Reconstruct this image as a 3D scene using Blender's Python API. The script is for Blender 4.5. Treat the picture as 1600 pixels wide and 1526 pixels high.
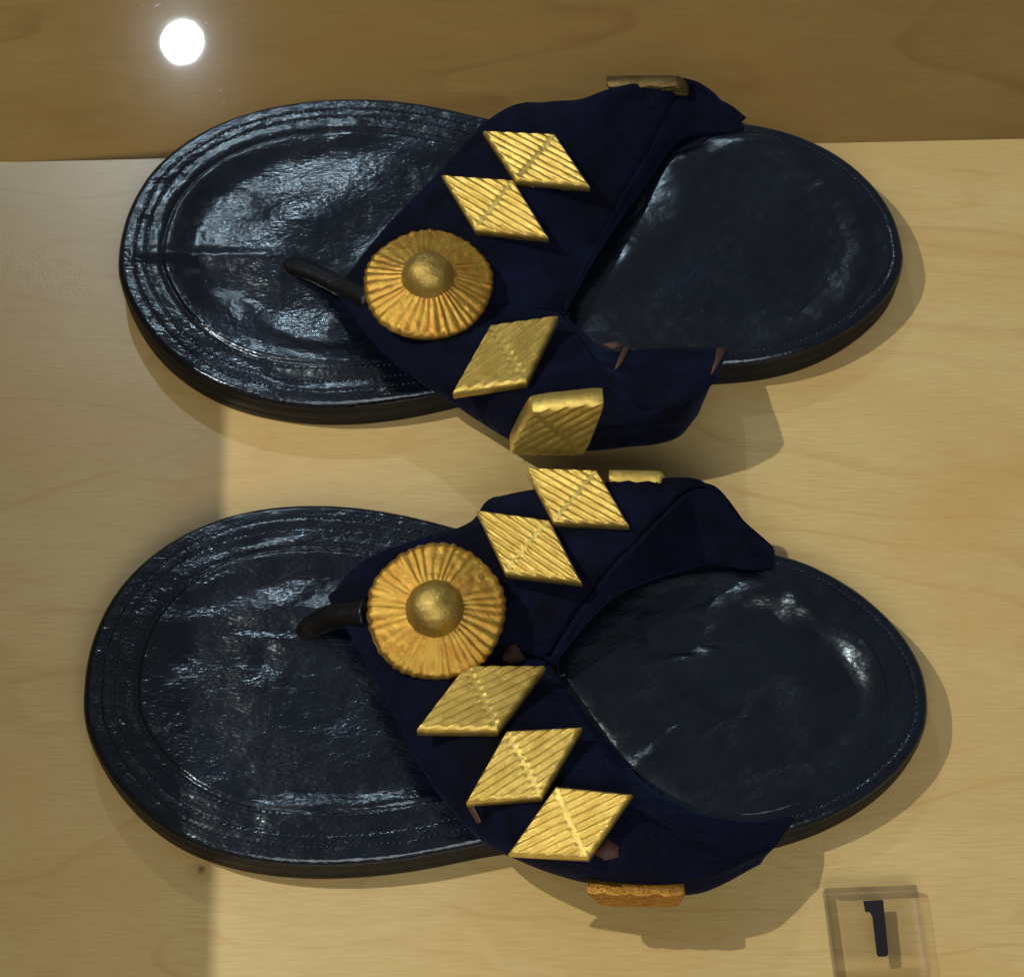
import bpy, bmesh, math, random
import numpy as np
from mathutils import Vector, Matrix

random.seed(7); rng = np.random.default_rng(7)
scene = bpy.context.scene
for o in list(bpy.data.objects): bpy.data.objects.remove(o)
COL = scene.collection

# ------------------------------------------------------------------ camera
TILT = math.radians(30); FPX = 3520.0; DIST = 0.858
CAM = np.array([0, -DIST*math.sin(TILT), DIST*math.cos(TILT)])
cam = bpy.data.objects.new('camera', bpy.data.cameras.new('camera')); COL.objects.link(cam)
cam.location = CAM; cam.rotation_euler = (TILT, 0, 0)
cam.data.lens = FPX/1600*36; cam.data.sensor_width = 36; cam.data.sensor_fit = 'HORIZONTAL'
cam.data.clip_start = 0.01; cam.data.clip_end = 50
scene.camera = cam
scene.render.resolution_x = 1024; scene.render.resolution_y = 976

# ------------------------------------------------------------------ world, exposure
w = bpy.data.worlds.new('World'); scene.world = w; w.use_nodes = True
bg = w.node_tree.nodes['Background']
bg.inputs[0].default_value = (.93, 0.95, 1, 1); bg.inputs[1].default_value = 0.13
scene.view_settings.view_transform = 'Standard'; scene.view_settings.look = 'None'
scene.view_settings.exposure = 0; scene.view_settings.gamma = 1

# ------------------------------------------------------------------ helpers
def Wp(px, py, z=0.0):
    """photo point + height above the deck (mm) -> world point (m)"""
    x = (px-800)/FPX; y = -(py-763)/FPX
    c, s = math.cos(TILT), math.sin(TILT)
    d = np.array([x, y*c + s, y*s - c])
    t = (z/1000 - CAM[2])/d[2]
    return CAM + d*t
def proj(P):
    P = np.atleast_2d(P) - CAM
    c, s = math.cos(TILT), math.sin(TILT)
    y = P[:, 1]*c + P[:, 2]*s; z = -P[:, 1]*s + P[:, 2]*c
    return np.stack([800 + P[:, 0]/-z*FPX, 763 - y/-z*FPX], 1)

def mesh_obj(name, verts, faces, mat, parent=None, smooth=True):
    me = bpy.data.meshes.new(name)
    me.from_pydata([tuple(map(float, v)) for v in verts], [], [tuple(map(int, f)) for f in faces])
    me.validate(); me.update()
    bm = bmesh.new(); bm.from_mesh(me); bmesh.ops.recalc_face_normals(bm, faces=bm.faces); bm.to_mesh(me); bm.free()
    if smooth:
        me.polygons.foreach_set('use_smooth', [True]*len(me.polygons))
    o = bpy.data.objects.new(name, me); COL.objects.link(o)
    if mat: me.materials.append(mat)
    if parent:
        o.parent = parent
        o.matrix_parent_inverse = Matrix.Translation(-parent.location)
    return o
def thing(name, label, cat, loc, group=None):
    o = bpy.data.objects.new(name, None); COL.objects.link(o)
    o.location = [float(v) for v in loc]; o.empty_display_size = 0.02
    o['label'] = label; o['category'] = cat
    if group: o['group'] = group
    return o
def closed_curve(P, n):
    P = np.array(P, float); m = len(P)
    out = []
    for i in range(m):
        p0, p1, p2, p3 = P[i-1], P[i], P[(i+1) % m], P[(i+2) % m]
        for t in np.linspace(0, 1, 24, endpoint=False):
            out.append(.5*((2*p1)+(p2-p0)*t+(2*p0-5*p1+4*p2-p3)*t*t+(3*p1-p0-3*p2+p3)*t**3))
    out = np.array(out)
    for _ in range(500): out = .5*out + .25*(np.roll(out, 1, 0)+np.roll(out, -1, 0))
    seg = np.linalg.norm(np.roll(out, -1, 0)-out, axis=1); L = np.concatenate([[0], np.cumsum(seg)])
    o2 = np.vstack([out, out[:1]]); s = np.linspace(0, L[-1], n, endpoint=False)
    return np.stack([np.interp(s, L, o2[:, k]) for k in range(out.shape[1])], 1), L[-1]
def crom(P, n):
    P = np.array(P, float); m = len(P); out = []
    for u in np.linspace(0, m-1, n):
        i = min(int(u), m-2); t = u-i
        p1, p2 = P[i], P[i+1]; p0 = P[i-1] if i > 0 else 2*p1-p2; p3 = P[i+2] if i+2 < m else 2*p2-p1
        out.append(.5*((2*p1)+(p2-p0)*t+(2*p0-5*p1+4*p2-p3)*t*t+(3*p1-p0-3*p2+p3)*t**3))
    return np.array(out)
def dist_to(points, poly):
    """min distance of points (n,2) to closed polyline"""
    A = poly; B = np.roll(poly, -1, 0); D = B-A; DD = (D**2).sum(1)+1e-18
    out = np.empty(len(points))
    for i in range(0, len(points), 4000):
        p = points[i:i+4000, None, :]
        t = np.clip(((p-A)*D).sum(2)/DD, 0, 1)
        out[i:i+4000] = np.sqrt((((A+t[..., None]*D)-p)**2).sum(2)).min(1)
    return out
# smooth 2-D value noise for modelled undulation (mm in, about -1..1 out)
_tab = rng.uniform(-1, 1, (256, 256))
def vnoise(x, y):
    xi = np.floor(x).astype(int); yi = np.floor(y).astype(int); fx = x-xi; fy = y-yi
    fx = fx*fx*(3-2*fx); fy = fy*fy*(3-2*fy)
    g = lambda a, b: _tab[a % 256, b % 256]
    return (g(xi, yi)*(1-fx)+g(xi+1, yi)*fx)*(1-fy)+(g(xi, yi+1)*(1-fx)+g(xi+1, yi+1)*fx)*fy

# ------------------------------------------------------------------ materials
def newmat(name):
    m = bpy.data.materials.new(name); m.use_nodes = True; nt = m.node_tree
    return m, nt, nt.nodes['Principled BSDF']
def N(nt, typ, **kw):
    n = nt.nodes.new(typ)
    for k, v in kw.items():
        if k.startswith('i_'):
            n.inputs[k[2:]].default_value = v
        else: setattr(n, k, v)
    return n
def ramp(nt, src, pts):
    r = nt.nodes.new('ShaderNodeValToRGB'); e = r.color_ramp.elements
    while len(e) < len(pts): e.new(.5)
    for k, (p, c) in enumerate(pts):
        e[k].position = p; e[k].color = c if len(c) == 4 else (*c, 1)
    nt.links.new(src, r.inputs[0]); return r
def math_n(nt, op, a, b=None, c=None):
    n = nt.nodes.new('ShaderNodeMath'); n.operation = op
    for i, v in enumerate((a, b, c)):
        if v is None: continue
        if isinstance(v, (int, float)): n.inputs[i].default_value = v
        else: nt.links.new(v, n.inputs[i])
    return n.outputs[0]
def mixc(nt, fac, a, b):
    n = nt.nodes.new('ShaderNodeMix'); n.data_type = 'RGBA'
    for s, v in ((n.inputs[0], fac), (n.inputs[6], a), (n.inputs[7], b)):
        if isinstance(v, (int, float)): s.default_value = v
        elif isinstance(v, tuple): s.default_value = (*v, 1) if len(v) == 3 else v
        else: nt.links.new(v, s)
    return n.outputs[2]
def noise(nt, vec, scale, detail=4, rough=.5, dist=0):
    n = N(nt, 'ShaderNodeTexNoise'); n.inputs['Scale'].default_value = scale
    n.inputs['Detail'].default_value = detail; n.inputs['Roughness'].default_value = rough
    n.inputs['Distortion'].default_value = dist
    nt.links.new(vec, n.inputs['Vector']); return n.outputs['Fac']
def mapping(nt, scale=(1, 1, 1), rot=(0, 0, 0), loc=(0, 0, 0)):
    g = N(nt, 'ShaderNodeNewGeometry'); mp = N(nt, 'ShaderNodeMapping')
    mp.inputs['Scale'].default_value = scale; mp.inputs['Rotation'].default_value = rot; mp.inputs['Location'].default_value = loc
    nt.links.new(g.outputs['Position'], mp.inputs['Vector']); return mp.outputs[0]
def bump(nt, h, strength, dist, prev=None):
    b = N(nt, 'ShaderNodeBump'); b.inputs['Strength'].default_value = strength; b.inputs['Distance'].default_value = dist
    nt.links.new(h, b.inputs['Height'])
    if prev is not None: nt.links.new(prev, b.inputs['Normal'])
    return b.outputs[0]

def wood(name, light, mid, line, rot, rough, lines=15.0, coat=0.0, coat_rough=.02, loc=(0, 0, 0), line_amt=.30):
    m, nt, p = newmat(name)
    v = mapping(nt, (2.2, 6.5, 6.5), (0, 0, rot), loc)
    field = noise(nt, v, 1.1, 3.2, .5, .45)
    ph = math_n(nt, 'FRACT', math_n(nt, 'MULTIPLY', field, lines))
    ln = ramp(nt, ph, [(0, (0, 0, 0)), (.80, (.05,)*3), (.94, (1,)*3), (.985, (.55,)*3), (1, (0, 0, 0))]).outputs[0]
    brk = ramp(nt, noise(nt, mapping(nt, (14, 40, 40), (0, 0, rot), loc), 1.0, 3, .6), [(.34, (0,)*3), (.60, (1,)*3)]).outputs[0]
    ln = math_n(nt, 'MULTIPLY', math_n(nt, 'MULTIPLY', ln, brk), line_amt)
    blot = noise(nt, mapping(nt, (7, 16, 16), (0, 0, rot), loc), 1.2, 4, .6, .4)
    base = mixc(nt, ramp(nt, blot, [(.3, (0,)*3), (.72, (1,)*3)]).outputs[0], light, mid)
    fib = noise(nt, mapping(nt, (70, 1300, 1300), (0, 0, rot)), 1.0, 3, .65)
    base = mixc(nt, math_n(nt, 'MULTIPLY', math_n(nt, 'SUBTRACT', fib, .42), 1.15), base, line)
    col = mixc(nt, ln, base, line)
    tone = ramp(nt, noise(nt, mapping(nt, (9, 13, 13), (0, 0, rot+.2), loc), 1.0, 3, .55, .6), [(.46, (0,)*3), (.74, (.42,)*3)]).outputs[0]
    col = mixc(nt, tone, col, tuple(a*b for a, b in zip(mid, (1.02, .82, .66))))
    # small brown flecks
    sp = ramp(nt, noise(nt, mapping(nt, (30, 75, 75), (0, 0, rot)), 1.0, 2, .5), [(.70, (0,)*3), (.80, (.45,)*3)]).outputs[0]
    col = mixc(nt, sp, col, line)
    nt.links.new(col, p.inputs['Base Color'])
    p.inputs['Roughness'].default_value = rough
    p.inputs['Coat Weight'].default_value = coat; p.inputs['Coat Roughness'].default_value = coat_rough
    if not coat: nt.links.new(bump(nt, fib, .08, .0003), p.inputs['Normal'])
    return m
M_deck = wood('maple deck', (.63, .505, .225), (.555, .41, .15), (.40, .195, .04), math.radians(-8), .34, coat=.6, coat_rough=.30)
def knot(m, at, r):
    nt = m.node_tree; p = nt.nodes['Principled BSDF']; src = p.inputs['Base Color'].links[0].from_socket
    g = N(nt, 'ShaderNodeNewGeometry'); vm = N(nt, 'ShaderNodeVectorMath', operation='DISTANCE'); vm.inputs[1].default_value = [float(x) for x in at]
    nt.links.new(g.outputs['Position'], vm.inputs[0])
    dd = math_n(nt, 'ADD', vm.outputs['Value'], math_n(nt, 'MULTIPLY', math_n(nt, 'SUBTRACT', noise(nt, mapping(nt), 260, 3, .6), .5), r*1.4))
    f = ramp(nt, math_n(nt, 'DIVIDE', dd, r*5), [(0, (.9,)*3), (.16, (.75,)*3), (.30, (.22,)*3), (.55, (.16,)*3), (1, (0,)*3)]).outputs[0]
    nt.links.new(mixc(nt, f, src, (.16, .06, .02)), p.inputs['Base Color'])
knot(M_deck, Wp(314, 1358), .0012)
M_back = wood('glossy brown strip', (.225, .148, .045), (.19, .12, .034), (.13, .068, .016), math.radians(2), .14, 6, 1.0, .018, (3.1, 1.7, 0), .5)  # mirror coat added to carry the lamp's reflection in place of case glass
M_deck.node_tree.nodes['Principled BSDF'].inputs['Specular IOR Level'].default_value = .9
M_back.node_tree.nodes['Principled BSDF'].inputs['Specular IOR Level'].default_value = .022
M_case = wood('maple case shade wall', (.50, .38, .19), (.44, .32, .14), (.3, .18, .07), 0, .5)

def leather(name, c1, c2, rough, bs=1.0):
    m, nt, p = newmat(name)
    v = mapping(nt)
    big = noise(nt, v, 38, 5, .62, .5)
    col = mixc(nt, ramp(nt, big, [(.35, (0,)*3), (.7, (1,)*3)]).outputs[0], c1, c2)
    scuff = ramp(nt, noise(nt, mapping(nt, (1, 1.9, 1), (0, 0, .5)), 55, 6, .7), [(.60, (0,)*3), (.78, (.35,)*3)]).outputs[0]
    col = mixc(nt, scuff, col, (.022, .017, .015))
    nt.links.new(col, p.inputs['Base Color'])
    rr = N(nt, 'ShaderNodeMapRange'); nt.links.new(noise(nt, v, 90, 5, .6), rr.inputs[0])
    rr.inputs[1].default_value = .3; rr.inputs[2].default_value = .7; rr.inputs[3].default_value = rough-.04; rr.inputs[4].default_value = rough+.04
    nt.links.new(rr.outputs[0], p.inputs['Roughness'])
    p.inputs['Specular IOR Level'].default_value = .72
    p.inputs['Specular Tint'].default_value = (.74, .90, 1, 1)
    # pebbled, creased grain
    vor = N(nt, 'ShaderNodeTexVoronoi'); vor.feature = 'SMOOTH_F1'; vor.inputs['Scale'].default_value = 620
    wv = mapping(nt, (.8, 1.9, 1), (0, 0, .62)); nt.links.new(wv, vor.inputs['Vector'])
    b1 = bump(nt, vor.outputs['Distance'], .30*bs, .0004)
    b2 = bump(nt, noise(nt, v, 330, 4, .62), .20*bs, .0006, b1)
    b3 = bump(nt, noise(nt, mapping(nt, (1, 2.2, 1), (0, 0, .5)), 75, 3, .5), .11*bs, .0016, b2)
    nt.links.new(b3, p.inputs['Normal'])
    return m
M_sole = leather('dark blue leather', (.0017, .0022, .0058), (.0034, .0054, .0140), .225, 1.0)
M_insole = leather('polished insole leather', (.0019, .0028, .0062), (.0042, .0066, .0135), .25, .7)
M_post = leather('toe post leather', (.0022, .0018, .0024), (.0045, .0032, .0034), .34, .9)
M_post.node_tree.nodes['Principled BSDF'].inputs['Specular IOR Level'].default_value = .4
M_edge = leather('sole edge leather', (.0022, .002, .0034), (.004, .0035, .005), .55, .5)
M_edge.node_tree.nodes['Principled BSDF'].inputs['Specular IOR Level'].default_value = .22
def simple(name, col, rough, metal=0, bs=0, bscale=300, bd=.0004):
    m, nt, p = newmat(name)
    v = mapping(nt); n = noise(nt, v, bscale*.3, 5, .6)
    c = mixc(nt, ramp(nt, n, [(.3, (0,)*3), (.7, (1,)*3)]).outputs[0], tuple(x*.72 for x in col), tuple(min(1, x*1.2) for x in col))
    nt.links.new(c, p.inputs['Base Color']); p.inputs['Roughness'].default_value = rough; p.inputs['Metallic'].default_value = metal
    if bs: nt.links.new(bump(nt, noise(nt, v, bscale, 4, .6), bs, bd), p.inputs['Normal'])
    return m
M_strap = simple('navy velvet', (.0022, .003, .0115), .85, 0, .5, 900)
M_piping = simple('navy piping', (.0018, .0025, .009), .7, 0, .4, 900)
_p = M_strap.node_tree.nodes['Principled BSDF']
_p.inputs['Sheen Weight'].default_value = .10; _p.inputs['Sheen Roughness'].default_value = .45; _p.inputs['Sheen Tint'].default_value = (.12, .2, .6, 1)
_p.inputs['Specular IOR Level'].default_value = .1
_nt = M_strap.node_tree                                              # crushed nap: broad dark and bluer patches, fine creases
_c = mixc(_nt, ramp(_nt, noise(_nt, mapping(_nt), 45, 5, .65, .8), [(.36, (0,)*3), (.68, (1,)*3)]).outputs[0], (.0007, .0011, .0040), (.0024, .0045, .0200))
_nt.links.new(_c, _p.inputs['Base Color'])
_b = bump(_nt, noise(_nt, mapping(_nt), 1100, 3, .6), .5, .0004)
_nt.links.new(bump(_nt, noise(_nt, mapping(_nt, (1, 2.2, 1), (0, 0, -.8)), 70, 4, .6, 1.0), .6, .003, _b), _p.inputs['Normal'])
M_flap = M_strap
M_lining = simple('tan leather lining', (.14, .058, .028), .65, 0, .4, 500)
M_thread = simple('waxed thread', (.012, .017, .024), .22, 0, .3, 1500)
M_scuff = simple('bare scuffed leather', (.07, .033, .024), .7, 0, .5, 700)

def gold(name, c1, c2, worn):
    m, nt, p = newmat(name)
    v = mapping(nt)
    a = noise(nt, v, 160, 6, .65)
    col = mixc(nt, ramp(nt, a, [(.35, (0,)*3), (.65, (1,)*3)]).outputs[0], c1, c2)
    wr = ramp(nt, noise(nt, v, 210, 7, .72), [(.60, (0,)*3), (.70, (.85,)*3)]).outputs[0]
    col = mixc(nt, wr, col, worn)
    nt.links.new(col, p.inputs['Base Color'])
    p.inputs['Metallic'].default_value = .75; p.inputs['Roughness'].default_value = .30
    b = bump(nt, noise(nt, v, 420, 6, .7), .7, .0007)
    b = bump(nt, noise(nt, v, 1500, 3, .6), .35, .0003, b)
    nt.links.new(b, p.inputs['Normal'])
    return m
M_dull = gold('dull brown gold', (.20, .15, .055), (.15, .10, .035), (.10, .06, .02))  # darker, browner gold for the far end plate
M_bar = gold('rubbed orange gold', (.42, .22, .035), (.33, .15, .022), (.22, .09, .015))
M_gold = gold('gold leaf', (.82, .62, .17), (.62, .44, .095), (.34, .17, .035))
M_disc = gold('reddish gold leaf', (.52, .34, .058), (.43, .21, .032), (.34, .12, .03))
M_boss = gold('pale gold leaf', (.50, .38, .11), (.38, .26, .06), (.25, .13, .03))

# ------------------------------------------------------------------ setting
def slab(name, corners, z_top, thick, mat, bevel=.0008):
    P = [np.array([*c[:2], z_top]) for c in corners]; n = len(P)
    V = P + [p-np.array([0, 0, thick]) for p in P]
    F = [tuple(range(n)), tuple(range(2*n-1, n-1, -1))] + [(i, i+n, (i+1) % n+n, (i+1) % n) for i in range(n)]
    o = mesh_obj(name, V, F, mat, smooth=False)
    if bevel:
        b = o.modifiers.new('bevel', 'BEVEL'); b.width = bevel; b.segments = 3
    o['kind'] = 'structure'; return o
eL = Wp(0, 252); eR = Wp(1600, 215.5); dx = (eR-eL); dx /= np.linalg.norm(dx); dy = np.array([-dx[1], dx[0], 0])
A = eL-dx*.30; B = eR+dx*.30
slab('display_deck', [A, A-dy*.55, B-dy*.55, B], 0, .018, M_deck)
slab('back_strip', [A+dy*.0004, B+dy*.0004, B+dy*.35, A+dy*.35], -.0012, .018, M_back, .0004)  # separate slab, browner and darker than the deck

# unseen case wall, placed and shaped so its top edge shades the left end of the deck
s0 = Wp(353, 650); s1 = Wp(334, 1500); sd = (s0-s1)/np.linalg.norm(s0-s1)
KEYDIR = np.array([-.545, .07, .84]); KEYDIR /= np.linalg.norm(KEYDIR)
KEY = Wp(850, 760)+KEYDIR*1.45
WX = s0[0]-.118
def shade_h(s):                                                      # height of the wall so that its shadow ends at s
    t = (s[0]-WX)/(s[0]-KEY[0]); return s + (KEY-s)*t
h0 = shade_h(s0+sd*.0); h1 = shade_h(s1)
dirw = (h0-h1)/np.linalg.norm(h0-h1)
e0 = h1-dirw*.35; pe = Wp(120, 249); e1 = h0+dirw*((KEY[1]+(pe[1]-KEY[1])*(WX-KEY[0])/(pe[0]-KEY[0])-h0[1])/dirw[1])
# wall end set so that its shadow stops at the deck's back edge
V = []
for e in (e0, e1):
    V += [[WX-.012, e[1], .0004], [WX, e[1], .0004], [WX, e[1], e[2]], [WX-.012, e[1], e[2]]]
wall = mesh_obj('case_shade_wall', V, [(0, 1, 2, 3), (7, 6, 5, 4), (0, 4, 5, 1), (1, 5, 6, 2), (2, 6, 7, 3), (3, 7, 4, 0)], M_case, smooth=False)
wall['kind'] = 'structure'

# ------------------------------------------------------------------ lamps
def aim(o, target):
    o.rotation_euler = (Vector([float(v) for v in target])-o.location).to_track_quat('-Z', 'Y').to_euler()
ld = bpy.data.lights.new('key_spot', 'SPOT'); ld.energy = 43; ld.spot_size = math.radians(60); ld.spot_blend = .5
ld.shadow_soft_size = .012; ld.color = (1, .95, .86)
lo = bpy.data.objects.new('key_spot', ld); COL.objects.link(lo); lo.location = KEY; aim(lo, Wp(850, 760))
fl = bpy.data.lights.new('fill_light', 'AREA'); fl.shape = 'RECTANGLE'; fl.size = 1.6; fl.size_y = .9; fl.energy = 20; fl.color = (1, .93, .84)
fo = bpy.data.objects.new('fill_light', fl); COL.objects.link(fo); fo.location = (.1, -1.55, 1.5); aim(fo, (0, 0, 0))  # fill lamp added behind the camera to lift the shadows
# round cool downlight whose mirror image shows in the glossy back strip
g0 = Wp(285, 66, -1.2); dv = g0-CAM; dv /= np.linalg.norm(dv); rv = dv*np.array([1, 1, -1])
LP = g0 + rv*(1.55/rv[2])
m, nt, p = newmat('lamp glow'); p.inputs['Base Color'].default_value = (.8, .8, .8, 1)
p.inputs['Emission Color'].default_value = (.80, .92, 1, 1); p.inputs['Emission Strength'].default_value = 620
lamp = thing('ceiling_lamp', 'round cool white downlight hanging above the case', 'lamp', LP)
def disc_lathe(name, prof, c, mat, parent, n=48, R=None):
    V = []; F = []
    for (r, z) in prof:
        for k in range(n):
            a = 2*math.pi*k/n; v = np.array([r*math.cos(a), r*math.sin(a), z])
            V.append(c+(R@v if R is not None else v))
    for i in range(len(prof)-1):
        for k in range(n):
            F.append((i*n+k, i*n+(k+1) % n, (i+1)*n+(k+1) % n, (i+1)*n+k))
    return mesh_obj(name, V, F, mat, parent)
tt = Vector([float(x) for x in (g0-LP)]).to_track_quat('-Z', 'Y').to_matrix(); Rl = np.array(tt)
disc_lathe('bulb_face', [(.0001, -.001), (.0255, 0)], LP, m, lamp, 48, Rl@np.array(Matrix.Rotation(.6, 3, 'Z'))@np.diag([1.10, .97, 1]))
disc_lathe('lamp_housing', [(.0001, .06), (.026, .055), (.030, .03), (.030, -.008), (.027, -.008), (.027, .002), (.0001, .002)], LP, simple('lamp metal', (.05, .05, .05), .4, .5), lamp, 48, Rl)

# ------------------------------------------------------------------ sandal parts
T = 16.0                                                            # sole thickness, mm
def gauss(x, y, c, sx, sy, ang):
    c = Wp(c[0], c[1], T)*1000; a = math.radians(ang)
    dx_, dy_ = x-c[0], y-c[1]; u = dx_*math.cos(a)+dy_*math.sin(a); v = -dx_*math.sin(a)+dy_*math.cos(a)
    return np.exp(-(u/sx)**2-(v/sy)**2)
LAMPQ = None
def hot(hfun, spots):
    """local facets of the worn leather: adds to hfun a soft tilt at each spot (px, py, rx, ry, angle) so that it faces the downlight"""
    terms = []
    def full(x, y, d):
        z = hfun(x, y, d)
        for (c, g, sx, sy, a) in terms:
            u = x-c[0]; v = y-c[1]; p = u*math.cos(a)+v*math.sin(a); q = -u*math.sin(a)+v*math.cos(a)
            z = z+(g[0]*u+g[1]*v)*np.exp(-(p/sx)**2-(q/sy)**2)
        return z
    for (px, py, rx, ry, an) in spots:
        c3 = Wp(px, py, T-1); c = c3[:2]*1000
        a = CAM-c3; b = LP-c3; h = a/np.linalg.norm(a)+b/np.linalg.norm(b); need = -h[:2]/h[2]
        e = 1.2; D_ = np.array([20.])
        f = lambda x, y: np.mean([full(np.array([x+i]), np.array([y+k]), D_)[0] for i in (-1, 0, 1) for k in (-1, 0, 1)])
        cur = .0+np.array([f(c[0]+e, c[1])-f(c[0]-e, c[1]), f(c[0], c[1]+e)-f(c[0], c[1]-e)])/(2*e)
        terms.append((c, (need-cur)*.93, rx/4.4, ry/4.2, math.radians(an)))
    return full

def ring_mesh(outline_mm, spine, dmax, dstep, inner, height, side):
    """outline (n,2) mm; height(x,y,d)->z mm; side = list of (inset, z) from below up to the rim"""
    n = len(outline_mm); O = outline_mm
    tan = np.roll(O, -1, 0)-np.roll(O, 1, 0); tan /= np.linalg.norm(tan, axis=1)[:, None]
    nor = np.stack([-tan[:, 1], tan[:, 0]], 1)
    area = .5*np.sum(O[:, 0]*np.roll(O[:, 1], -1)-np.roll(O[:, 0], -1)*O[:, 1])
    if area < 0: nor = -nor
    V = []; rows = []
    for (ins, z) in side:
        q = O+nor*ins; V.append(np.column_stack([q, np.full(n, z)]))
    ds = np.arange(dstep, dmax+1e-6, dstep); Q = None
    for d in ds:
        Q = O+nor*d; V.append(np.column_stack([Q, height(Q[:, 0], Q[:, 1], np.full(n, d))]))
    a, b = spine; ab = b-a
    t = np.clip(((Q-a)@ab)/(ab@ab), 0, 1); S = a+t[:, None]*ab
    for k in range(1, inner+1):
        f = k/inner; q = Q*(1-f)+S*f
        d = dist_to(q, O); V.append(np.column_stack([q, height(q[:, 0], q[:, 1], d)]))
    m_ = len(V); V = np.vstack(V)/1000; F = []
    for i in range(m_-1):
        for k in range(n):
            k2 = (k+1) % n; F.append((i*n+k, i*n+k2, (i+1)*n+k2, (i+1)*n+k))
    return V, F, nor

def stitches(name, path, mat, parent, spacing, length, width, zfun, mask=None, zoff=.12, jit=.25):
    """path (n,2) mm closed polyline"""
    P = np.vstack([path, path[:1]]); seg = np.linalg.norm(np.diff(P, axis=0), axis=1); L = np.concatenate([[0], np.cumsum(seg)])
    V = []; F = []; s = 0
    while s < L[-1]-spacing*.5:
        x = np.interp(s, L, P[:, 0]); y = np.interp(s, L, P[:, 1]); x2 = np.interp(s+.5, L, P[:, 0]); y2 = np.interp(s+.5, L, P[:, 1])
        s += spacing*rng.uniform(.9, 1.1)
        if mask is not None and not mask(x, y): continue
        t = np.array([x2-x, y2-y]); t /= np.linalg.norm(t)+1e-9; a = rng.uniform(-jit, jit)+.3
        t = np.array([t[0]*math.cos(a)-t[1]*math.sin(a), t[0]*math.sin(a)+t[1]*math.cos(a)]); nn = np.array([-t[1], t[0]])
        z = float(zfun(np.array([x]), np.array([y]))[0])+zoff; b = len(V); ll = length*rng.uniform(.8, 1.15)
        for (u, hh, ww) in ((-.5, -.25, .45), (-.28, .12, .9), (0, .25, 1), (.28, .12, .9), (.5, -.25, .45)):
            for k in range(6):
                an = math.pi*2*k/6
                V.append(np.array([x+t[0]*u*ll+nn[0]*math.cos(an)*width*ww*.5, y+t[1]*u*ll+nn[1]*math.cos(an)*width*ww*.5, z+hh+math.sin(an)*width*ww*.42])/1000)
        for i in range(4):
            for k in range(6): F.append((b+i*6+k, b+i*6+(k+1) % 6, b+(i+1)*6+(k+1) % 6, b+(i+1)*6+k))
        F.append(tuple(b+k for k in range(6))); F.append(tuple(b+24+k for k in range(6)))
    o = mesh_obj(name, V, F, mat, parent); o['kind'] = 'stuff'; return o

def patch(name, stations, mat, parent, nu=110, nv=50, wob=.55, seed=0, tuck=None, flap=False):
    st2 = []
    for q_, st in enumerate(stations if not flap else []):                              # tuck the outer edge down towards the sole wall
        if len(st) == 4: st = [st[0], st[1], tuple((a+b)/2+c for a, b, c in zip(st[1], st[2], (0, 0, 1.2))), st[2]]
        L_, m1_ = st[0], st[1]; k_ = min(1, max(0, (q_-2)/3))
        if tuck: st2.append([(L_[0], L_[1]+(tuck-L_[1])*.0-k_*(L_[1]-tuck)*.55-4, max(4, L_[2]-4-6*k_))]+st)
        else: st2.append([(L_[0]+(m1_[0]-L_[0])*.1, L_[1]+(m1_[1]-L_[1])*.1, max(4, L_[2]-4))]+st)
    if flap: st2 = [[st[2], tuple((a+b)/2+c for a, b, c in zip(st[2], st[3], (0, 0, 1.0))), st[3]] for st in stations]
    S = np.array([[Wp(*p) for p in st] for st in st2])
    U = np.stack([crom(S[:, k], nu) for k in range(S.shape[1])], 1)  # (nu,4,3)
    G = np.stack([crom(U[i], nv) for i in range(nu)], 0)             # (nu,nv,3)
    gx, gy = G[..., 0]*1000, G[..., 1]*1000
    G[..., 2] += (vnoise(gx/9+seed, gy/9)*wob+vnoise(gx/4+seed, gy/4)*wob*.3)/1000
    du = np.gradient(G, axis=0); dv_ = np.gradient(G, axis=1); n = np.cross(du, dv_); n /= np.linalg.norm(n, axis=2)[..., None]+1e-12
    if n[nu//3, nv//2, 2] < 0: n = -n
    # rounded, slightly padded edges
    vv = np.linspace(0, 1, nv); pad = np.clip(np.minimum(vv, 1-vv)/.06, 0, 1); pad = np.sqrt(1-(1-pad)**2)
    top = G+n*(pad[None, :, None]-1)*.0016
    bot = G-n*.0034
    def grid_faces(o): return [(o+i*nv+j, o+(i+1)*nv+j, o+(i+1)*nv+j+1, o+i*nv+j+1) for i in range(nu-1) for j in range(nv-1)]
    V = list(top.reshape(-1, 3))+list((G-n*.0024).reshape(-1, 3)); K = nu*nv; F = grid_faces(0)+[f[::-1] for f in grid_faces(K)]
    for i in range(nu-1):
        for j in (0, nv-1): F.append((i*nv+j, (i+1)*nv+j, K+(i+1)*nv+j, K+i*nv+j))
    for j in range(nv-1):
        for i in (0, nu-1): F.append((i*nv+j, i*nv+j+1, K+i*nv+j+1, K+i*nv+j))
    o = mesh_obj(name, V, F, mat, parent)
    # tan lining glued under the cloth, showing only at the edge
    if flap: return o, G.reshape(-1, 3)
    j0 = nv//5; nu0 = nu; nu = int(nu*.74); Gl = G[:nu, j0:]; nl = n[:nu, j0:]; nv0 = nv; nv = nv-j0; K = nu*nv
    F = grid_faces(0)+[f[::-1] for f in grid_faces(K)]
    for i in range(nu-1):
        for j in (0, nv-1): F.append((i*nv+j, (i+1)*nv+j, K+(i+1)*nv+j, K+i*nv+j))
    V = list((Gl-nl*.00255).reshape(-1, 3))+list((Gl-nl*.0042).reshape(-1, 3))
    l = mesh_obj('lining', V, F, M_lining, o)
    return o, G.reshape(-1, 3)

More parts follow.
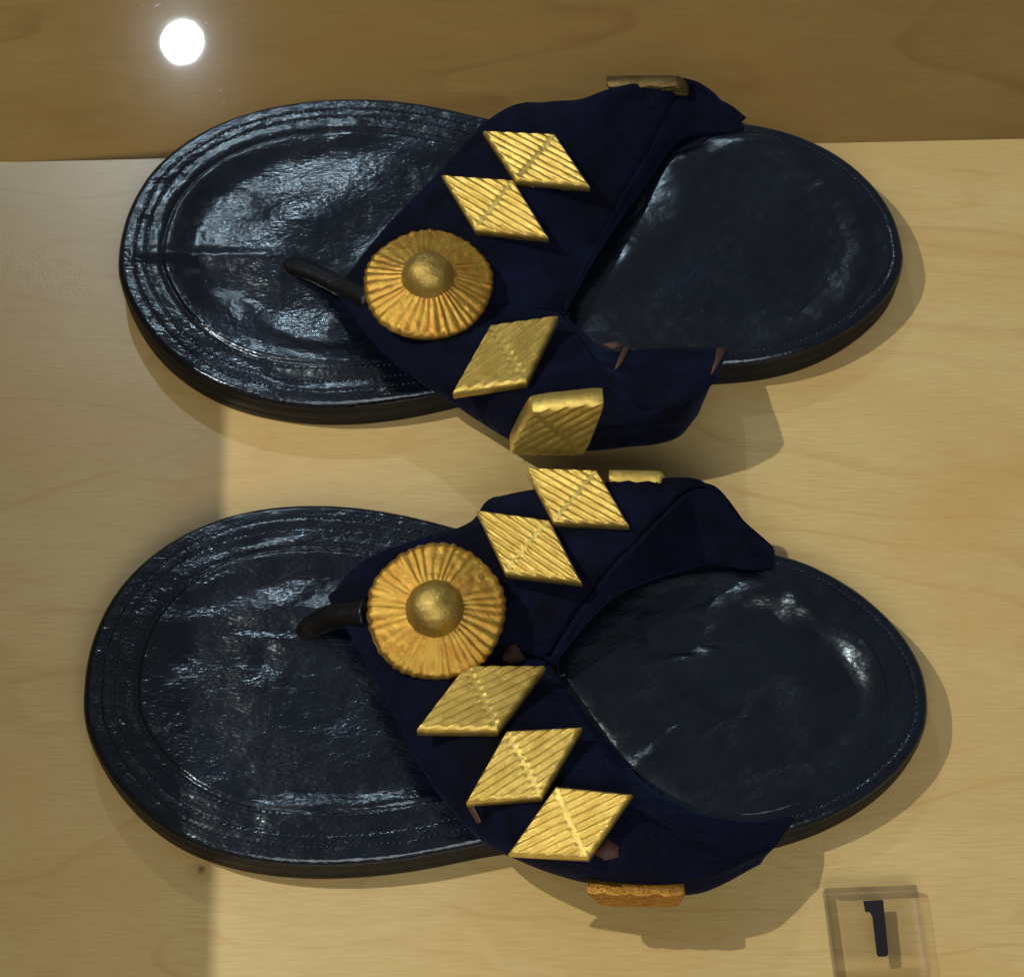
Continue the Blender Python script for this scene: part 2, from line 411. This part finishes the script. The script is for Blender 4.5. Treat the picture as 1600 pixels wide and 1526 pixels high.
def rhombus(corners, mat, parent, ridges=10, thick=4.6, label=None, lift=3.6, surf=None, zs=None, name='diamond_ornament', surf_lift=True):
    """corners px: A, B, C, D (A-C the long diagonal)"""
    if zs is None:
        q = proj(surf); zs = []
        for c in corners:
            d2 = ((q-np.array(c))**2).sum(1); idx = np.argsort(d2)[:60]
            zs.append(np.max(surf[idx, 2])*1000+lift)
        # plane fit so the plate stays flat
        Pw = np.array([Wp(c[0], c[1], z) for c, z in zip(corners, zs)])
    Pw = np.array([Wp(c[0], c[1], z) for c, z in zip(corners, zs)])
    for _ in range(6):
        cen = Pw.mean(0); u, s, vh = np.linalg.svd(Pw-cen); nn = vh[2]; nn = nn if nn @ (CAM-cen) > 0 else -nn
        Pn = []
        for c in corners:                                            # meet the plane along the sight line of the corner
            r = Wp(*c, 0)-CAM; t = ((cen-CAM)@nn)/(r@nn); Pn.append(CAM+r*t)
        Pw = np.array(Pn)
    if surf is not None:                                             # rest on the strap: lift until the cloth stays under the plate
        cp = np.array(corners, float); cp = cp.mean(0)+(cp-cp.mean(0))*.86
        def inside(q):
            r = np.ones(len(q), bool); sg = None
            for k in range(4):
                a, b = cp[k], cp[(k+1) % 4]; cr = (b[0]-a[0])*(q[:, 1]-a[1])-(b[1]-a[1])*(q[:, 0]-a[0])
                r &= (cr > 0) if sg is None or sg else (cr < 0)
                if sg is None:
                    ctr = cp.mean(0); c0 = (b[0]-a[0])*(ctr[1]-a[1])-(b[1]-a[1])*(ctr[0]-a[0]); sg = c0 > 0
                    r = (cr > 0) if sg else (cr < 0)
            return r
        S_ = surf[inside(proj(surf))]
        if len(S_):
            up = np.percentile((S_-Pw.mean(0))@nn, 93)+(thick-1.6)/1000
            if surf_lift: Pw0 = Pw.mean(0)+nn*up; Pw = np.array([CAM+(Wp(*c, 0)-CAM)*(((Pw0-CAM)@nn)/((Wp(*c, 0)-CAM)@nn)) for c in corners])
    A_, B_, C_, D_ = Pw; m_ = 84; V = []; F = []
    wid = np.linalg.norm(B_-D_); ldir = (C_-A_)/np.linalg.norm(C_-A_); cen = Pw.mean(0)
    sdir = np.cross(nn, ldir)
    ph = rng.uniform(0, 1)
    for i in range(m_+1):
        for j_ in range(m_+1):
            s_, t_ = i/m_, j_/m_
            p = A_*(1-s_)*(1-t_)+B_*s_*(1-t_)+C_*s_*t_+D_*(1-s_)*t_
            b_ = (p-cen)@sdir/wid*ridges+.5+ph; a_ = (p-cen)@ldir/np.linalg.norm(C_-A_)
            a_ += (p-cen)@sdir/wid*.0
            # carved grooves lie along the long diagonal
            x = abs((b_ % 1)-.5)*2; hgt = 1.05*(1-x**1.8)
            # ridges: slightly worn and uneven
            hgt *= .86+.2*vnoise(np.array([b_//1*7.3+a_*9]), np.array([ph*50.]))[0]
            # plain raised rib with fine grooves either side along the short diagonal
            line = abs(((s_-t_)))
            av = (s_+t_-1)
            g = 1/(1+math.exp((abs(av)-.05)/.009)); hgt = hgt*(1-g)+.45*g
            hgt += .12*vnoise(np.array([s_*6+ph*31]), np.array([t_*6.]))[0]
            e = min(s_, t_, 1-s_, 1-t_); hgt = hgt*min(1, e/.04)+.3*(1-min(1, e/.04)); hgt -= .9*max(0, 1-e/.035)**2
            if surf is None or thick > 7:                            # blunt corners on the thick end plates
                cd = min(math.hypot(s_-a, t_-b) for a in (0, 1) for b in (0, 1)); p = p+(cen-p)*.06*max(0, 1-cd/.25)**2
            V.append(p+nn*hgt/1000)
    for i in range(m_):
        for j_ in range(m_): F.append((i*(m_+1)+j_, (i+1)*(m_+1)+j_, (i+1)*(m_+1)+j_+1, i*(m_+1)+j_+1))
    loop = [(i, 0) for i in range(m_)]+[(m_, j_) for j_ in range(m_)]+[(i, m_) for i in range(m_, 0, -1)]+[(0, j_) for j_ in range(m_, 0, -1)]
    K = len(V)
    for (i, j_) in loop:
        s_, t_ = i/m_, j_/m_; p = A_*(1-s_)*(1-t_)+B_*s_*(1-t_)+C_*s_*t_+D_*(1-s_)*t_
        if surf is None or thick > 7: cd = min(math.hypot(s_-a, t_-b) for a in (0, 1) for b in (0, 1)); p = p+(cen-p)*.06*max(0, 1-cd/.25)**2
        V.append(p-nn*(thick-1+.08*vnoise(np.array([i*.4]), np.array([j_*.4+ph*9]))[0])/1000)
    for k in range(len(loop)):
        k2 = (k+1) % len(loop); a1 = loop[k][0]*(m_+1)+loop[k][1]; a2 = loop[k2][0]*(m_+1)+loop[k2][1]
        F.append((a1, a2, K+k2, K+k))
    F.append(tuple(K+k for k in range(len(loop))))
    o = mesh_obj(name, V, F, mat, parent)
    if label: o['label'] = label
    return o

def disc_ornament(center, z, R_mm, tiltx, tilty, cone, parent, boss_r, flutes=38):
    """gilt disc of fluted petals round a ball"""
    c = Wp(center[0], center[1], z)
    Rm = np.array((Matrix.Rotation(math.radians(tiltx), 3, 'X') @ Matrix.Rotation(math.radians(tilty), 3, 'Y')))
    n = 528; V = []; F = []; rr = np.linspace(.05, 1, 46); amp = rng.uniform(.3, 1.2, flutes+1); cut = np.cumsum(rng.uniform(.65, 1.35, flutes)); cut = np.concatenate([[0], cut])/cut[-1]
    for r in rr:
        for k in range(n):
            cell = min(int(np.searchsorted(cut, k/n+1e-9))-1, flutes-1); f = (k/n-cut[cell])/(cut[cell+1]-cut[cell])
            w_ = (.5-.5*math.cos(2*math.pi*f)); fl = w_**.8*amp[cell]
            rad = R_mm*r*(1+.022*fl*(r > .9)+.008*math.sin(k/n*31)+ (.006*math.sin(k/n*2*math.pi*5+1)))
            prof = cone*(1-r**1.25)
            rim = -1.5*max(0, (r-.93)/.07)**2
            h = prof+rim+fl*.5*min(1, r*1.3)*(1 if r > .35 else r/.35)*(.75+.35*vnoise(np.array([k/n*37.]), np.array([r*3.]))[0])
            a2 = 2*math.pi*k/n+.03*math.sin(r*5)
            h += .16*vnoise(np.array([rad*math.cos(a2)/2.2]), np.array([rad*math.sin(a2)/2.2]))[0]
            V.append(c+Rm@np.array([rad*math.cos(a2), rad*math.sin(a2), h])/1000)
    for k in range(n):
        a2 = 2*math.pi*k/n; V.append(c+Rm@np.array([R_mm*.97*math.cos(a2), R_mm*.97*math.sin(a2), -3.6])/1000)
    m_ = len(rr)+1
    for i in range(m_-1):
        for k in range(n): F.append((i*n+k, i*n+(k+1) % n, (i+1)*n+(k+1) % n, (i+1)*n+k))
    F.append(tuple((m_-1)*n+k for k in range(n))); F.append(tuple(range(n)))
    d = mesh_obj('disc_ornament', V, F, M_disc, parent)
    V = []; F = []; nr = 30; nk = 60
    for i in range(nr+1):
        th = i/nr*math.pi*.58
        for k in range(nk):
            a = 2*math.pi*k/nk; v = np.array([math.sin(th)*math.cos(a), math.sin(th)*math.sin(a), math.cos(th)*.92])*boss_r
            if th > .40*math.pi: v[:2] *= 1+((th-.40*math.pi)/(.18*math.pi))**2*.22
            v += .14*vnoise(np.array([v[0]/2.+3]), np.array([v[1]/2.+v[2]/3]))[0]
            V.append(c+Rm@(v+np.array([0, 0, cone*.72+boss_r*.02]))/1000)
    for i in range(nr):
        for k in range(nk): F.append((i*nk+k, i*nk+(k+1) % nk, (i+1)*nk+(k+1) % nk, (i+1)*nk+k))
    F.append(tuple(range(nk)))
    b = mesh_obj('boss', V, F, M_boss, d)
    return d

def tube(name, pts, radii, mat, parent, n=28, flat=1.0, wr=0):
    P = crom([Wp(*p) for p in pts], 60); R_ = crom([[r, 0, 0] for r in radii], 60)[:, 0]
    V = []; F = []
    for i, p in enumerate(P):
        t = P[min(i+1, 59)]-P[max(i-1, 0)]; t /= np.linalg.norm(t); s_ = np.cross(t, [0, 0, 1]); s_ /= np.linalg.norm(s_); u = np.cross(s_, t)
        for k in range(n):
            a = 2*math.pi*k/n; r = R_[i]*(1+wr*math.sin(i*.9+1.5*math.sin(a)))/1000
            V.append(p+s_*math.cos(a)*r+u*math.sin(a)*r*flat)
    for i in range(59):
        for k in range(n): F.append((i*n+k, i*n+(k+1) % n, (i+1)*n+(k+1) % n, (i+1)*n+k))
    F.append(tuple(range(n))); F.append(tuple(59*n+k for k in range(n)))
    return mesh_obj(name, V, F, mat, parent)

def sandal(label, D):
    base = Wp(D['center'][0], D['center'][1], 0)
    root = thing('sandal', label, 'sandal', base, 'pair of black and gold sandals')
    # ---- sole
    Ol = np.array([Wp(*p)[:2]*1000 for p in D['outline']]); O, LL = closed_curve(Ol, 620)
    fa = Wp(*D['fore'], T)[:2]*1000; ha = Wp(*D['heel'], T)[:2]*1000
    mid = (fa+ha)/2; ax = (ha-fa)/np.linalg.norm(ha-fa)
    def h_sole(x, y, d):
        t = ((x-fa[0])*ax[0]+(y-fa[1])*ax[1])/np.linalg.norm(ha-fa)    # 0 at the ball, 1 at the heel
        fore = 1/(1+np.exp((t-.42)*16)); hl = 1-fore
        z = T-1.9*np.clip(1-d/2.6, 0, 1)**2.2
        # welt: two shallow channels with thread, then the deep groove round the foot bed
        z = z-.16*np.exp(-((d-6.2)/.5)**2)*fore-.16*np.exp(-((d-10.6)/.5)**2)*fore-.26*np.exp(-((d-4.6)/.55)**2)*hl
        gd = D['groove']
        z = z-.6*np.exp(-((d-gd)/.9)**2)*fore
        z = z+.12*np.exp(-((d-8.4)/2.2)**2)*fore+.15*np.exp(-((d-gd+3.2)/1.9)**2)*fore
        inn = np.clip((d-gd)/14, 0, 1); inn = inn*inn*(3-2*inn)
        z = z-D['dish']*inn*fore-1.4*np.clip((d-5)/18, 0, 1)*hl
        for (c, sx, sy, an, amp) in D['dents']:
            z = z+amp*gauss(x, y, c, sx, sy, an)*np.clip((d-3)/4, 0, 1)
        z = z+.24*vnoise(x/13+5, y/10)*np.clip(d/8, 0, 1)+.10*vnoise(x/4.2, y/3.1)+.03*vnoise(x/1.6, y/1.2)
        return z
    base_sole = h_sole
    h_sole = hot(h_sole, D['hot'])
    side = [(6, 0.02), (1.2, 0.0), (.5, .7), (.35, 4.6), (.45, 5.1), (.3, 5.6), (.0, 9), (.05, 11.3), (.2, 11.8), (.05, 12.3), (0, 13.3), (.12, 14.0)]
    V, F, nor = ring_mesh(O, (fa, ha), 22, .4, 70, h_sole, side)
    sole = mesh_obj('sole', V, F, M_sole, root)
    sole.data.materials.append(M_edge)
    nn = len(O)
    idx = np.zeros(len(sole.data.polygons), int); idx[:nn*(len(side)-1)] = 1; sole.data.polygons.foreach_set('material_index', idx)
    zf = lambda x, y: h_sole(x, y, dist_to(np.column_stack([x, y]), O))
    q = lambda x, y: proj(np.array([[x, y, T]])/1000)[0]
    tt_ = lambda x, y: ((x-fa[0])*ax[0]+(y-fa[1])*ax[1])/np.linalg.norm(ha-fa)
    def kid(o): return o
    for dd, sp in ((6.2, 2.1), (10.6, 2.1), (D['groove']-1.7, 2.3)):
        path = O+nor*dd; kid(stitches('stitching', path, M_thread, sole, sp, 1.35, .62, zf, lambda x, y: tt_(x, y) < .42))
    kid(stitches('stitching', O+nor*4.6, M_thread, sole, 2.2, 1.4, .65, zf, lambda x, y: tt_(x, y) > .55))
    # ---- insole pad
    I = np.array([Wp(p[0], p[1], T+1.5)[:2]*1000 for p in D['pad']]); IO, _ = closed_curve(I, 420)
    ic = IO.mean(0); i1 = Wp(*D['pad_axis'][0], T)[:2]*1000; i2 = Wp(*D['pad_axis'][1], T)[:2]*1000
    def h_pad(x, y, d):
        z = base_sole(x, y, dist_to(np.column_stack([x, y]), O))+.02+.9*(1-np.exp(-(d/2.8)**1.5))
        z = z-.7*(1-np.exp(-(np.maximum(d-3, 0)/11)**2))
        for (c, sx, sy, an, amp) in D['pad_dents']: z = z+amp*gauss(x, y, c, sx, sy, an)
        z = z+.22*vnoise(x/15+2, y/12)+.09*vnoise(x/5, y/4)
        return z
    h_pad = hot(h_pad, D['pad_hot'])
    V, F, _n = ring_mesh(IO, (i1, i2), 14, .45, 60, h_pad, [(2, T-4), (.3, T-3.5), (0, T-1.2), (.05, T-.6)])
    mesh_obj('insole', V, F, M_insole, root)
    # ---- straps
    surfs = []; flaps = []
    for k, st in enumerate(D['arms']):
        o, G = patch('strap_arm', st, M_strap, root, seed=k*13+D['seed'], tuck=D['tuck'] if k == 1 else None); surfs.append(G)
        _, Gf = patch('side_flap', st, M_flap, root, nv=24, wob=.8, seed=k*7+3, flap=True); flaps.append(Gf)
    allS = np.vstack(surfs)
    # ---- toe post
    tube('toe_post', D['post'], D['post_r'], M_post, root, flat=.8, wr=.004)
    # ---- gilt ornaments
    d = D['disc']; disc_ornament(d[0], d[1], d[2], d[3], d[4], d[5], root, d[6])
    for k, c in enumerate(D['plates']):
        rhombus(c, M_gold, root, surf=allS)
    for c, zs, th, mt in D['side_plates']:
        rhombus(c, mt, root, zs=zs, thick=th, surf=allS if th > 7 else None)
    allF = np.vstack(surfs+flaps); sq = proj(allF)
    for pts, zz in D['scuffs']:
        cpx = np.mean(pts, 0); zz = [float(np.sort(allF[np.argsort(((sq-np.array(pt))**2).sum(1))[:12], 2])[-3]*1000+.25) for pt in pts]
        P = [Wp(x, y, zv) for (x, y), zv in zip(pts, zz)]; n_ = len(P)
        cen = np.mean(P, 0); V = [p for p in P]+[p-np.array([0, 0, .0012]) for p in P]+[cen+np.array([0, 0, .0004])]
        F = [(i, (i+1) % n_, 2*n_) for i in range(n_)]+[(i, i+n_, (i+1) % n_+n_, (i+1) % n_) for i in range(n_)]
        mesh_obj('torn_edge', V, F, M_scuff, root, smooth=True)
    return root

far_sandal = dict(
  hot=[(462, 292, 66, 34, 32), (490, 522, 84, 30, -28), (440, 508, 30, 16, -30), (340, 400, 110, 14, -3), (340, 455, 34, 12, -25), (262, 300, 50, 14, 55), (520, 605, 150, 20, -8), (395, 575, 60, 12, -30), (410, 235, 90, 12, 14)],
  pad_hot=[(1014, 322, 84, 62, 50), (1130, 224, 130, 26, -3), (1075, 222, 40, 16, 20), (935, 428, 80, 34, 30)],
  center=(800, 420), fore=(440, 400), heel=(1170, 385), groove=17.5, tuck=600, dish=1.7, seed=1,
  outline=[(182, 412, T), (186, 366, T), (200, 320, T), (225, 275, T), (260, 238, T), (305, 206, T), (365, 178, T), (430, 161, T), (500, 152, T), (565, 150, T), (635, 154, T), (705, 167, T), (775, 186, T), (860, 200, T), (960, 203, T), (1060, 190, T), (1150, 184, T), (1230, 200, T), (1296, 228, T), (1351, 266, T), (1388, 313, T), (1405, 348, T), (1411, 385, T), (1407, 443, 0), (1390, 487, 0), (1353, 527, 0), (1292, 568, 0), (1228, 591, 0), (1160, 603, 0), (1080, 606, 0), (980, 604, 0), (880, 608, 0), (790, 620, 0), (710, 642, 0), (650, 656, 0), (580, 666, 0), (510, 669, 0), (440, 663, 0), (370, 647, 0), (307, 619, 0), (253, 575, 0), (220, 530, 0), (194, 475, 0)],
  dents=[((345, 395), 26, 3.2, -2, 1.5), ((430, 425), 9, 11, 0, 1.3), ((350, 445), 12, 7, -20, -1.3), ((370, 300), 24, 14, 35, -1.5), ((480, 335), 26, 13, 30, 1.7), ((420, 470), 20, 10, -30, -1.2), ((510, 560), 26, 9, -25, 2.1), ((600, 260), 22, 14, 0, .8), ((560, 470), 20, 20, 0, -1.0)],
  pad=[(872, 482), (905, 425), (945, 368), (985, 315), (1020, 265), (1050, 228), (1090, 208), (1150, 202), (1220, 215), (1290, 248), (1345, 300), (1372, 360), (1372, 420), (1345, 475), (1290, 520), (1220, 545), (1150, 556), (1070, 552), (990, 545), (925, 530), (885, 508)],
  pad_axis=((985, 440), (1200, 380)), pad_dents=[((1000, 330), 16, 22, 55, -1.6), ((1060, 300), 20, 22, 40, 1.7), ((1130, 235), 26, 8, 0, 1.6), ((1000, 395), 12, 12, 20, 1.0), ((1180, 440), 32, 24, 0, -1.0), ((930, 460), 14, 8, 30, .8)],
  arms=[
   [[(530, 455, 24), (650, 460, 31), (882, 488, 25), (884, 490, 23)],
    [(600, 365, 28), (700, 392, 36), (905, 440, 27), (912, 437, 20)],
    [(690, 272, 33), (780, 300, 40), (938, 376, 28), (950, 374, 18.5)],
    [(765, 192, 34), (850, 222, 41), (972, 312, 27), (988, 320, 18)],
    [(832, 160, 28), (905, 168, 40), (1007, 248, 26), (1024, 270, 18)],
    [(950, 172, 20), (950, 140, 37), (1038, 190, 27), (1047, 238, 18)],
    [(1060, 155, 15), (1045, 122, 32), (1072, 136, 28), (1076, 216, 18)],
    [(1120, 186, 13), (1104, 138, 23), (1114, 152, 23), (1117, 210, 17)],
    [(1150, 198, 9), (1154, 187, 14), (1160, 192, 15), (1164, 213, 14.2)]],
   [[(530, 455, 24), (650, 460, 31), (882, 488, 25), (884, 490, 23)],
    [(590, 535, 26), (690, 520, 35), (905, 524, 30), (908, 518, 22)],
    [(655, 592, 27), (740, 578, 38), (930, 560, 36), (935, 541, 20)],
    [(715, 634, 25), (785, 618, 41), (955, 596, 39), (962, 545, 19)],
    [(800, 688, 20), (830, 660, 38), (983, 625, 39), (990, 543, 19)],
    [(885, 704, 16), (905, 674, 35), (1010, 640, 38), (1022, 541, 19)],
    [(970, 700, 15), (985, 672, 33), (1046, 632, 41), (1058, 540, 19)],
    [(1052, 686, 17), (1060, 662, 31), (1084, 610, 43), (1094, 540, 19)],
    [(1088, 650, 18), (1098, 630, 30), (1116, 588, 42), (1136, 542, 20)]]],
  post=[(440, 420, 11), (458, 417, 14), (490, 427, 17.5), (530, 446, 21), (580, 470, 26)], post_r=[3.4, 4.2, 3.9, 4.1, 5],
  disc=((669, 441), 39, 24.6, 2, 0, 6.5, 9.3),
  plates=[[(755, 204), (867, 209), (922, 291), (806, 281)], [(690, 273), (802, 281), (857, 371), (742, 359)], [(872, 492), (766, 507), (707, 612), (823, 595)]],
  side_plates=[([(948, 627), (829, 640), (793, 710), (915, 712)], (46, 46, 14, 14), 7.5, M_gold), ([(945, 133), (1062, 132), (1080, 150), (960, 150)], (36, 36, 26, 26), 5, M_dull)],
  scuffs=[([(942, 537), (962, 533), (974, 540), (958, 545)], (43,)*4), ([(974, 542), (985, 541), (973, 566), (960, 578), (966, 560)], (0,)*5), ([(1120, 543), (1136, 543), (1130, 556), (1117, 578), (1110, 586), (1117, 562)], (0,)*6)])

near_sandal = dict(
  hot=[(300, 957, 56, 26, 10), (400, 990, 70, 14, -8), (385, 862, 70, 14, 22), (500, 948, 34, 20, 0), (430, 930, 60, 12, 12), (330, 905, 40, 10, 35), (600, 1245, 110, 12, -3), (450, 1260, 60, 10, -12)],
  pad_hot=[(1135, 930, 90, 26, 8), (1095, 985, 36, 18, 10), (1090, 1015, 34, 8, 0), (1238, 935, 30, 26, -30), (1345, 985, 70, 22, -48), (1005, 1178, 34, 18, 30), (1060, 1125, 30, 10, 40)],
  center=(800, 1080), fore=(420, 1065), heel=(1190, 1085), groove=19, tuck=1300, dish=.8, seed=4,
  outline=[(129, 1080, T), (132, 1034, T), (144, 988, T), (169, 933, T), (207, 886, T), (259, 844, T), (322, 811, T), (398, 790, T), (475, 784, T), (560, 787, T), (632, 800, T), (700, 817, T), (780, 840, T), (880, 858, T), (1000, 858, T), (1100, 850, T), (1190, 854, T), (1245, 869, T), (1300, 893, T), (1352, 926, T), (1400, 970, T), (1431, 1015, T), (1447, 1052, T), (1451, 1087, T), (1442, 1160, 0), (1417, 1205, 0), (1380, 1246, 0), (1330, 1282, 0), (1270, 1311, 0), (1200, 1334, 0), (1110, 1344, 0), (1000, 1340, 0), (880, 1330, 0), (790, 1335, 0), (720, 1350, 0), (640, 1368, 0), (526, 1378, 0), (441, 1375, 0), (355, 1361, 0), (292, 1337, 0), (238, 1304, 0), (187, 1250, 0), (155, 1200, 0), (138, 1148, 0)],
  dents=[((300, 1000), 14, 16, 60, -1.2), ((300, 955), 12, 8, 50, .8), ((415, 1030), 5, 9, 10, -.8), ((430, 950), 22, 6, 15, .9), ((420, 1080), 14, 10, 0, .5), ((500, 1200), 34, 20, 0, 1.0), ((560, 1100), 20, 16, 0, -.6), ((490, 955), 12, 7, 0, 1.1)],
  pad=[(855, 1032), (890, 985), (935, 935), (985, 902), (1045, 883), (1115, 876), (1180, 887), (1260, 920), (1330, 968), (1378, 1028), (1395, 1090), (1385, 1150), (1345, 1203), (1275, 1246), (1205, 1270), (1140, 1276), (1070, 1256), (1015, 1222), (975, 1185), (925, 1128), (885, 1078)],
  pad_axis=((1000, 1040), (1220, 1080)), pad_dents=[((1110, 925), 20, 9, 5, 1.5), ((1190, 945), 22, 8, -15, -1.4), ((1240, 940), 8, 8, 0, 1.6), ((1090, 1000), 18, 5, 5, -1.3), ((1095, 1025), 14, 5, 5, 1.2), ((1360, 1020), 9, 24, 35, 2.4), ((1310, 1040), 16, 26, 35, -1.2), ((1010, 1160), 16, 7, 30, 1.3), ((1060, 1120), 24, 9, 30, -1.0), ((1270, 1095), 9, 9, 0, 1.1)],
  arms=[
   [[(520, 935, 24), (640, 970, 31), (857, 1032, 25), (857, 1034, 23)],
    [(570, 880, 28), (680, 915, 36), (880, 990, 30), (885, 998, 22)],
    [(650, 845, 32), (745, 865, 41), (912, 940, 37), (924, 952, 20)],
    [(735, 817, 33), (800, 815, 43), (950, 890, 43), (968, 918, 19)],
    [(778, 775, 28), (845, 768, 43), (995, 842, 45), (1010, 900, 18.5)],
    [(890, 785, 22), (905, 757, 43), (1035, 800, 45), (1050, 889, 18)],
    [(1010, 785, 18), (1005, 749, 42), (1072, 766, 42), (1086, 882, 18)],
    [(1108, 806, 14), (1092, 752, 40), (1112, 768, 38), (1124, 880, 18)],
    [(1168, 862, 11), (1148, 804, 28), (1156, 818, 27), (1168, 886, 17)],
    [(1210, 880, 9), (1198, 858, 15), (1203, 864, 15), (1205, 889, 14)]],
   [[(520, 935, 24), (640, 970, 31), (857, 1032, 25), (857, 1034, 23)],
    [(562, 1010, 28), (660, 1042, 35), (882, 1078, 31), (886, 1075, 22)],
    [(610, 1095, 30), (705, 1110, 40), (910, 1125, 37), (918, 1119, 20)],
    [(660, 1185, 30), (745, 1186, 42), (940, 1172, 42), (956, 1164, 19)],
    [(712, 1262, 29), (790, 1250, 43), (972, 1220, 44), (992, 1204, 19)],
    [(768, 1322, 27), (840, 1310, 43), (1003, 1270, 45), (1036, 1240, 18)],
    [(868, 1366, 25), (905, 1350, 41), (1030, 1318, 43), (1082, 1262, 18)],
    [(980, 1390, 23), (1000, 1372, 37), (1062, 1346, 39), (1132, 1276, 18)],
    [(1090, 1394, 22), (1105, 1372, 32), (1135, 1345, 33), (1192, 1279, 17)],
    [(1186, 1350, 17), (1196, 1338, 22), (1212, 1322, 24), (1246, 1268, 15)]]],
  post=[(466, 1002, 9), (476, 990, 13), (497, 975, 17), (524, 963, 22), (575, 957, 28)], post_r=[3.6, 4.8, 4.9, 5, 6],
  disc=((681, 954), 45, 24.0, 16, -2, 6, 9.3),
  plates=[[(820, 730), (933, 734), (983, 820), (864, 815)], [(742, 796), (858, 812), (908, 908), (788, 895)], [(852, 1039), (727, 1039), (651, 1138), (777, 1140)], [(909, 1135), (791, 1141), (728, 1252), (846, 1245)], [(987, 1240), (868, 1228), (793, 1334), (918, 1341)]],
  side_plates=[([(950, 748), (1034, 750), (1040, 760), (955, 760)], (45, 45, 38, 38), 4.5, M_gold), ([(1073, 1396), (912, 1393), (938, 1413), (1062, 1415)], (33, 33, 21, 21), 7.0, M_bar)],
  scuffs=[([(790, 1012), (806, 1006), (822, 1030), (800, 1036), (784, 1030)], (38,)*5), ([(930, 1334), (950, 1308), (967, 1322), (966, 1338), (946, 1343)], (46, 47, 47, 45, 45)), ([(728, 1255), (738, 1254), (752, 1282), (745, 1284)], (38, 38, 37, 37)), ])

far_root = sandal('black leather sandal with gilt diamonds lying nearer the dark back strip', far_sandal)
near_root = sandal('black leather sandal with gilt diamonds lying nearer the clear number block', near_sandal)

# ------------------------------------------------------------------ clear number block
H = 7.0
blk = thing('number_block', 'clear acrylic block with a black figure 1 lying on the pale deck', 'label', Wp(1375, 1460, 0))
c4 = [Wp(1289, 1386, H), Wp(1433, 1380, H), Wp(1454, 1522, H), Wp(1308, 1530, H)]
def clear(name, tint, mixv, rough=.03):
    m = bpy.data.materials.new(name); m.use_nodes = True; nt = m.node_tree; nt.nodes.clear()
    out = N(nt, 'ShaderNodeOutputMaterial'); mx = N(nt, 'ShaderNodeMixShader'); tr = N(nt, 'ShaderNodeBsdfTransparent'); gl = N(nt, 'ShaderNodeBsdfGlossy')
    tr.inputs[0].default_value = (*tint, 1); gl.inputs['Roughness'].default_value = rough
    fr = N(nt, 'ShaderNodeFresnel'); fr.inputs[0].default_value = 1.49
    nt.links.new(math_n(nt, 'MULTIPLY', fr.outputs[0], mixv), mx.inputs[0]); nt.links.new(tr.outputs[0], mx.inputs[1]); nt.links.new(gl.outputs[0], mx.inputs[2])
    nt.links.new(mx.outputs[0], out.inputs[0]); return m
M_clear = clear('clear acrylic face', (.975, .975, .965), 1.0)
M_cedge = clear('shade-tinted acrylic edge', (.955, .92, .86), .8, .3)  # brownish tint puts shade into the edges and deepens the block's shadow
bev = .0009
def inset(P, d):
    c = np.mean(P, 0); return [p+(c-p)/np.linalg.norm(c-p)*d*1.414 for p in P]
top = inset(c4, bev); V = list(top)+[p-np.array([0, 0, bev]) for p in c4]+[np.array([p[0], p[1], .0002]) for p in c4]
F = [(0, 1, 2, 3)]+[(i, (i+1) % 4, (i+1) % 4+4, i+4) for i in range(4)]+[(i+4, (i+1) % 4+4, (i+1) % 4+8, i+8) for i in range(4)]
b = mesh_obj('acrylic_body', V, F, M_clear, blk, smooth=False); b.data.materials.append(M_cedge)
b.data.polygons.foreach_set('material_index', [0]+[1]*8)
M_ink = simple('black vinyl', (.008, .008, .012), .4)
one = [(1349, 1407), (1377, 1405), (1380, 1406), (1388, 1489), (1386, 1493), (1373, 1494), (1370, 1490), (1363, 1431), (1359, 1424), (1352, 1424)]
V = [Wp(x, y, H+.35) for x, y in one]+[Wp(x, y, H+.35)-np.array([0, 0, .00033]) for x, y in one]; n = len(one)
F = [tuple(range(n))]+[(i, i+n, (i+1) % n+n, (i+1) % n) for i in range(n)]
mesh_obj('figure_one', V, F, M_ink, blk, smooth=False)

# ------------------------------------------------------------------ dust specks and a tiny scratch near the lamp's reflection
V = []; F = []
def speck(px, py, l, wd, ang):
    c = Wp(px, py, -.9); a = math.radians(ang); t = np.array([math.cos(a), math.sin(a), 0]); s_ = np.array([-t[1], t[0], 0]); b0 = len(V)
    for (u, v_) in ((-1, 0), (0, -1), (1, 0), (0, 1)): V.append(c+t*u*l/2000+s_*v_*wd/2000)
    V.append(c+np.array([0, 0, .00025]))
    V.append(c-np.array([0, 0, .0002]))
    for k in range(4): F.append((b0+k, b0+(k+1) % 4, b0+4)); F.append((b0+k, b0+(k+1) % 4, b0+5))
for s_ in ((246, 9, 4.6, 1.4, 35), (224, 9, 2.2, .9, 10), (322, 36, 2.4, 1.0, -40), (345, 142, 1.6, .8, 10), (303, 150, 1.0, .7, 60), (350, 160, .9, .6, 10), (232, 25, 2.2, .6, 20)): speck(*s_)
d_ = mesh_obj('dust', V, F, simple('dust', (.5, .47, .42), .8), smooth=False); d_['kind'] = 'stuff'
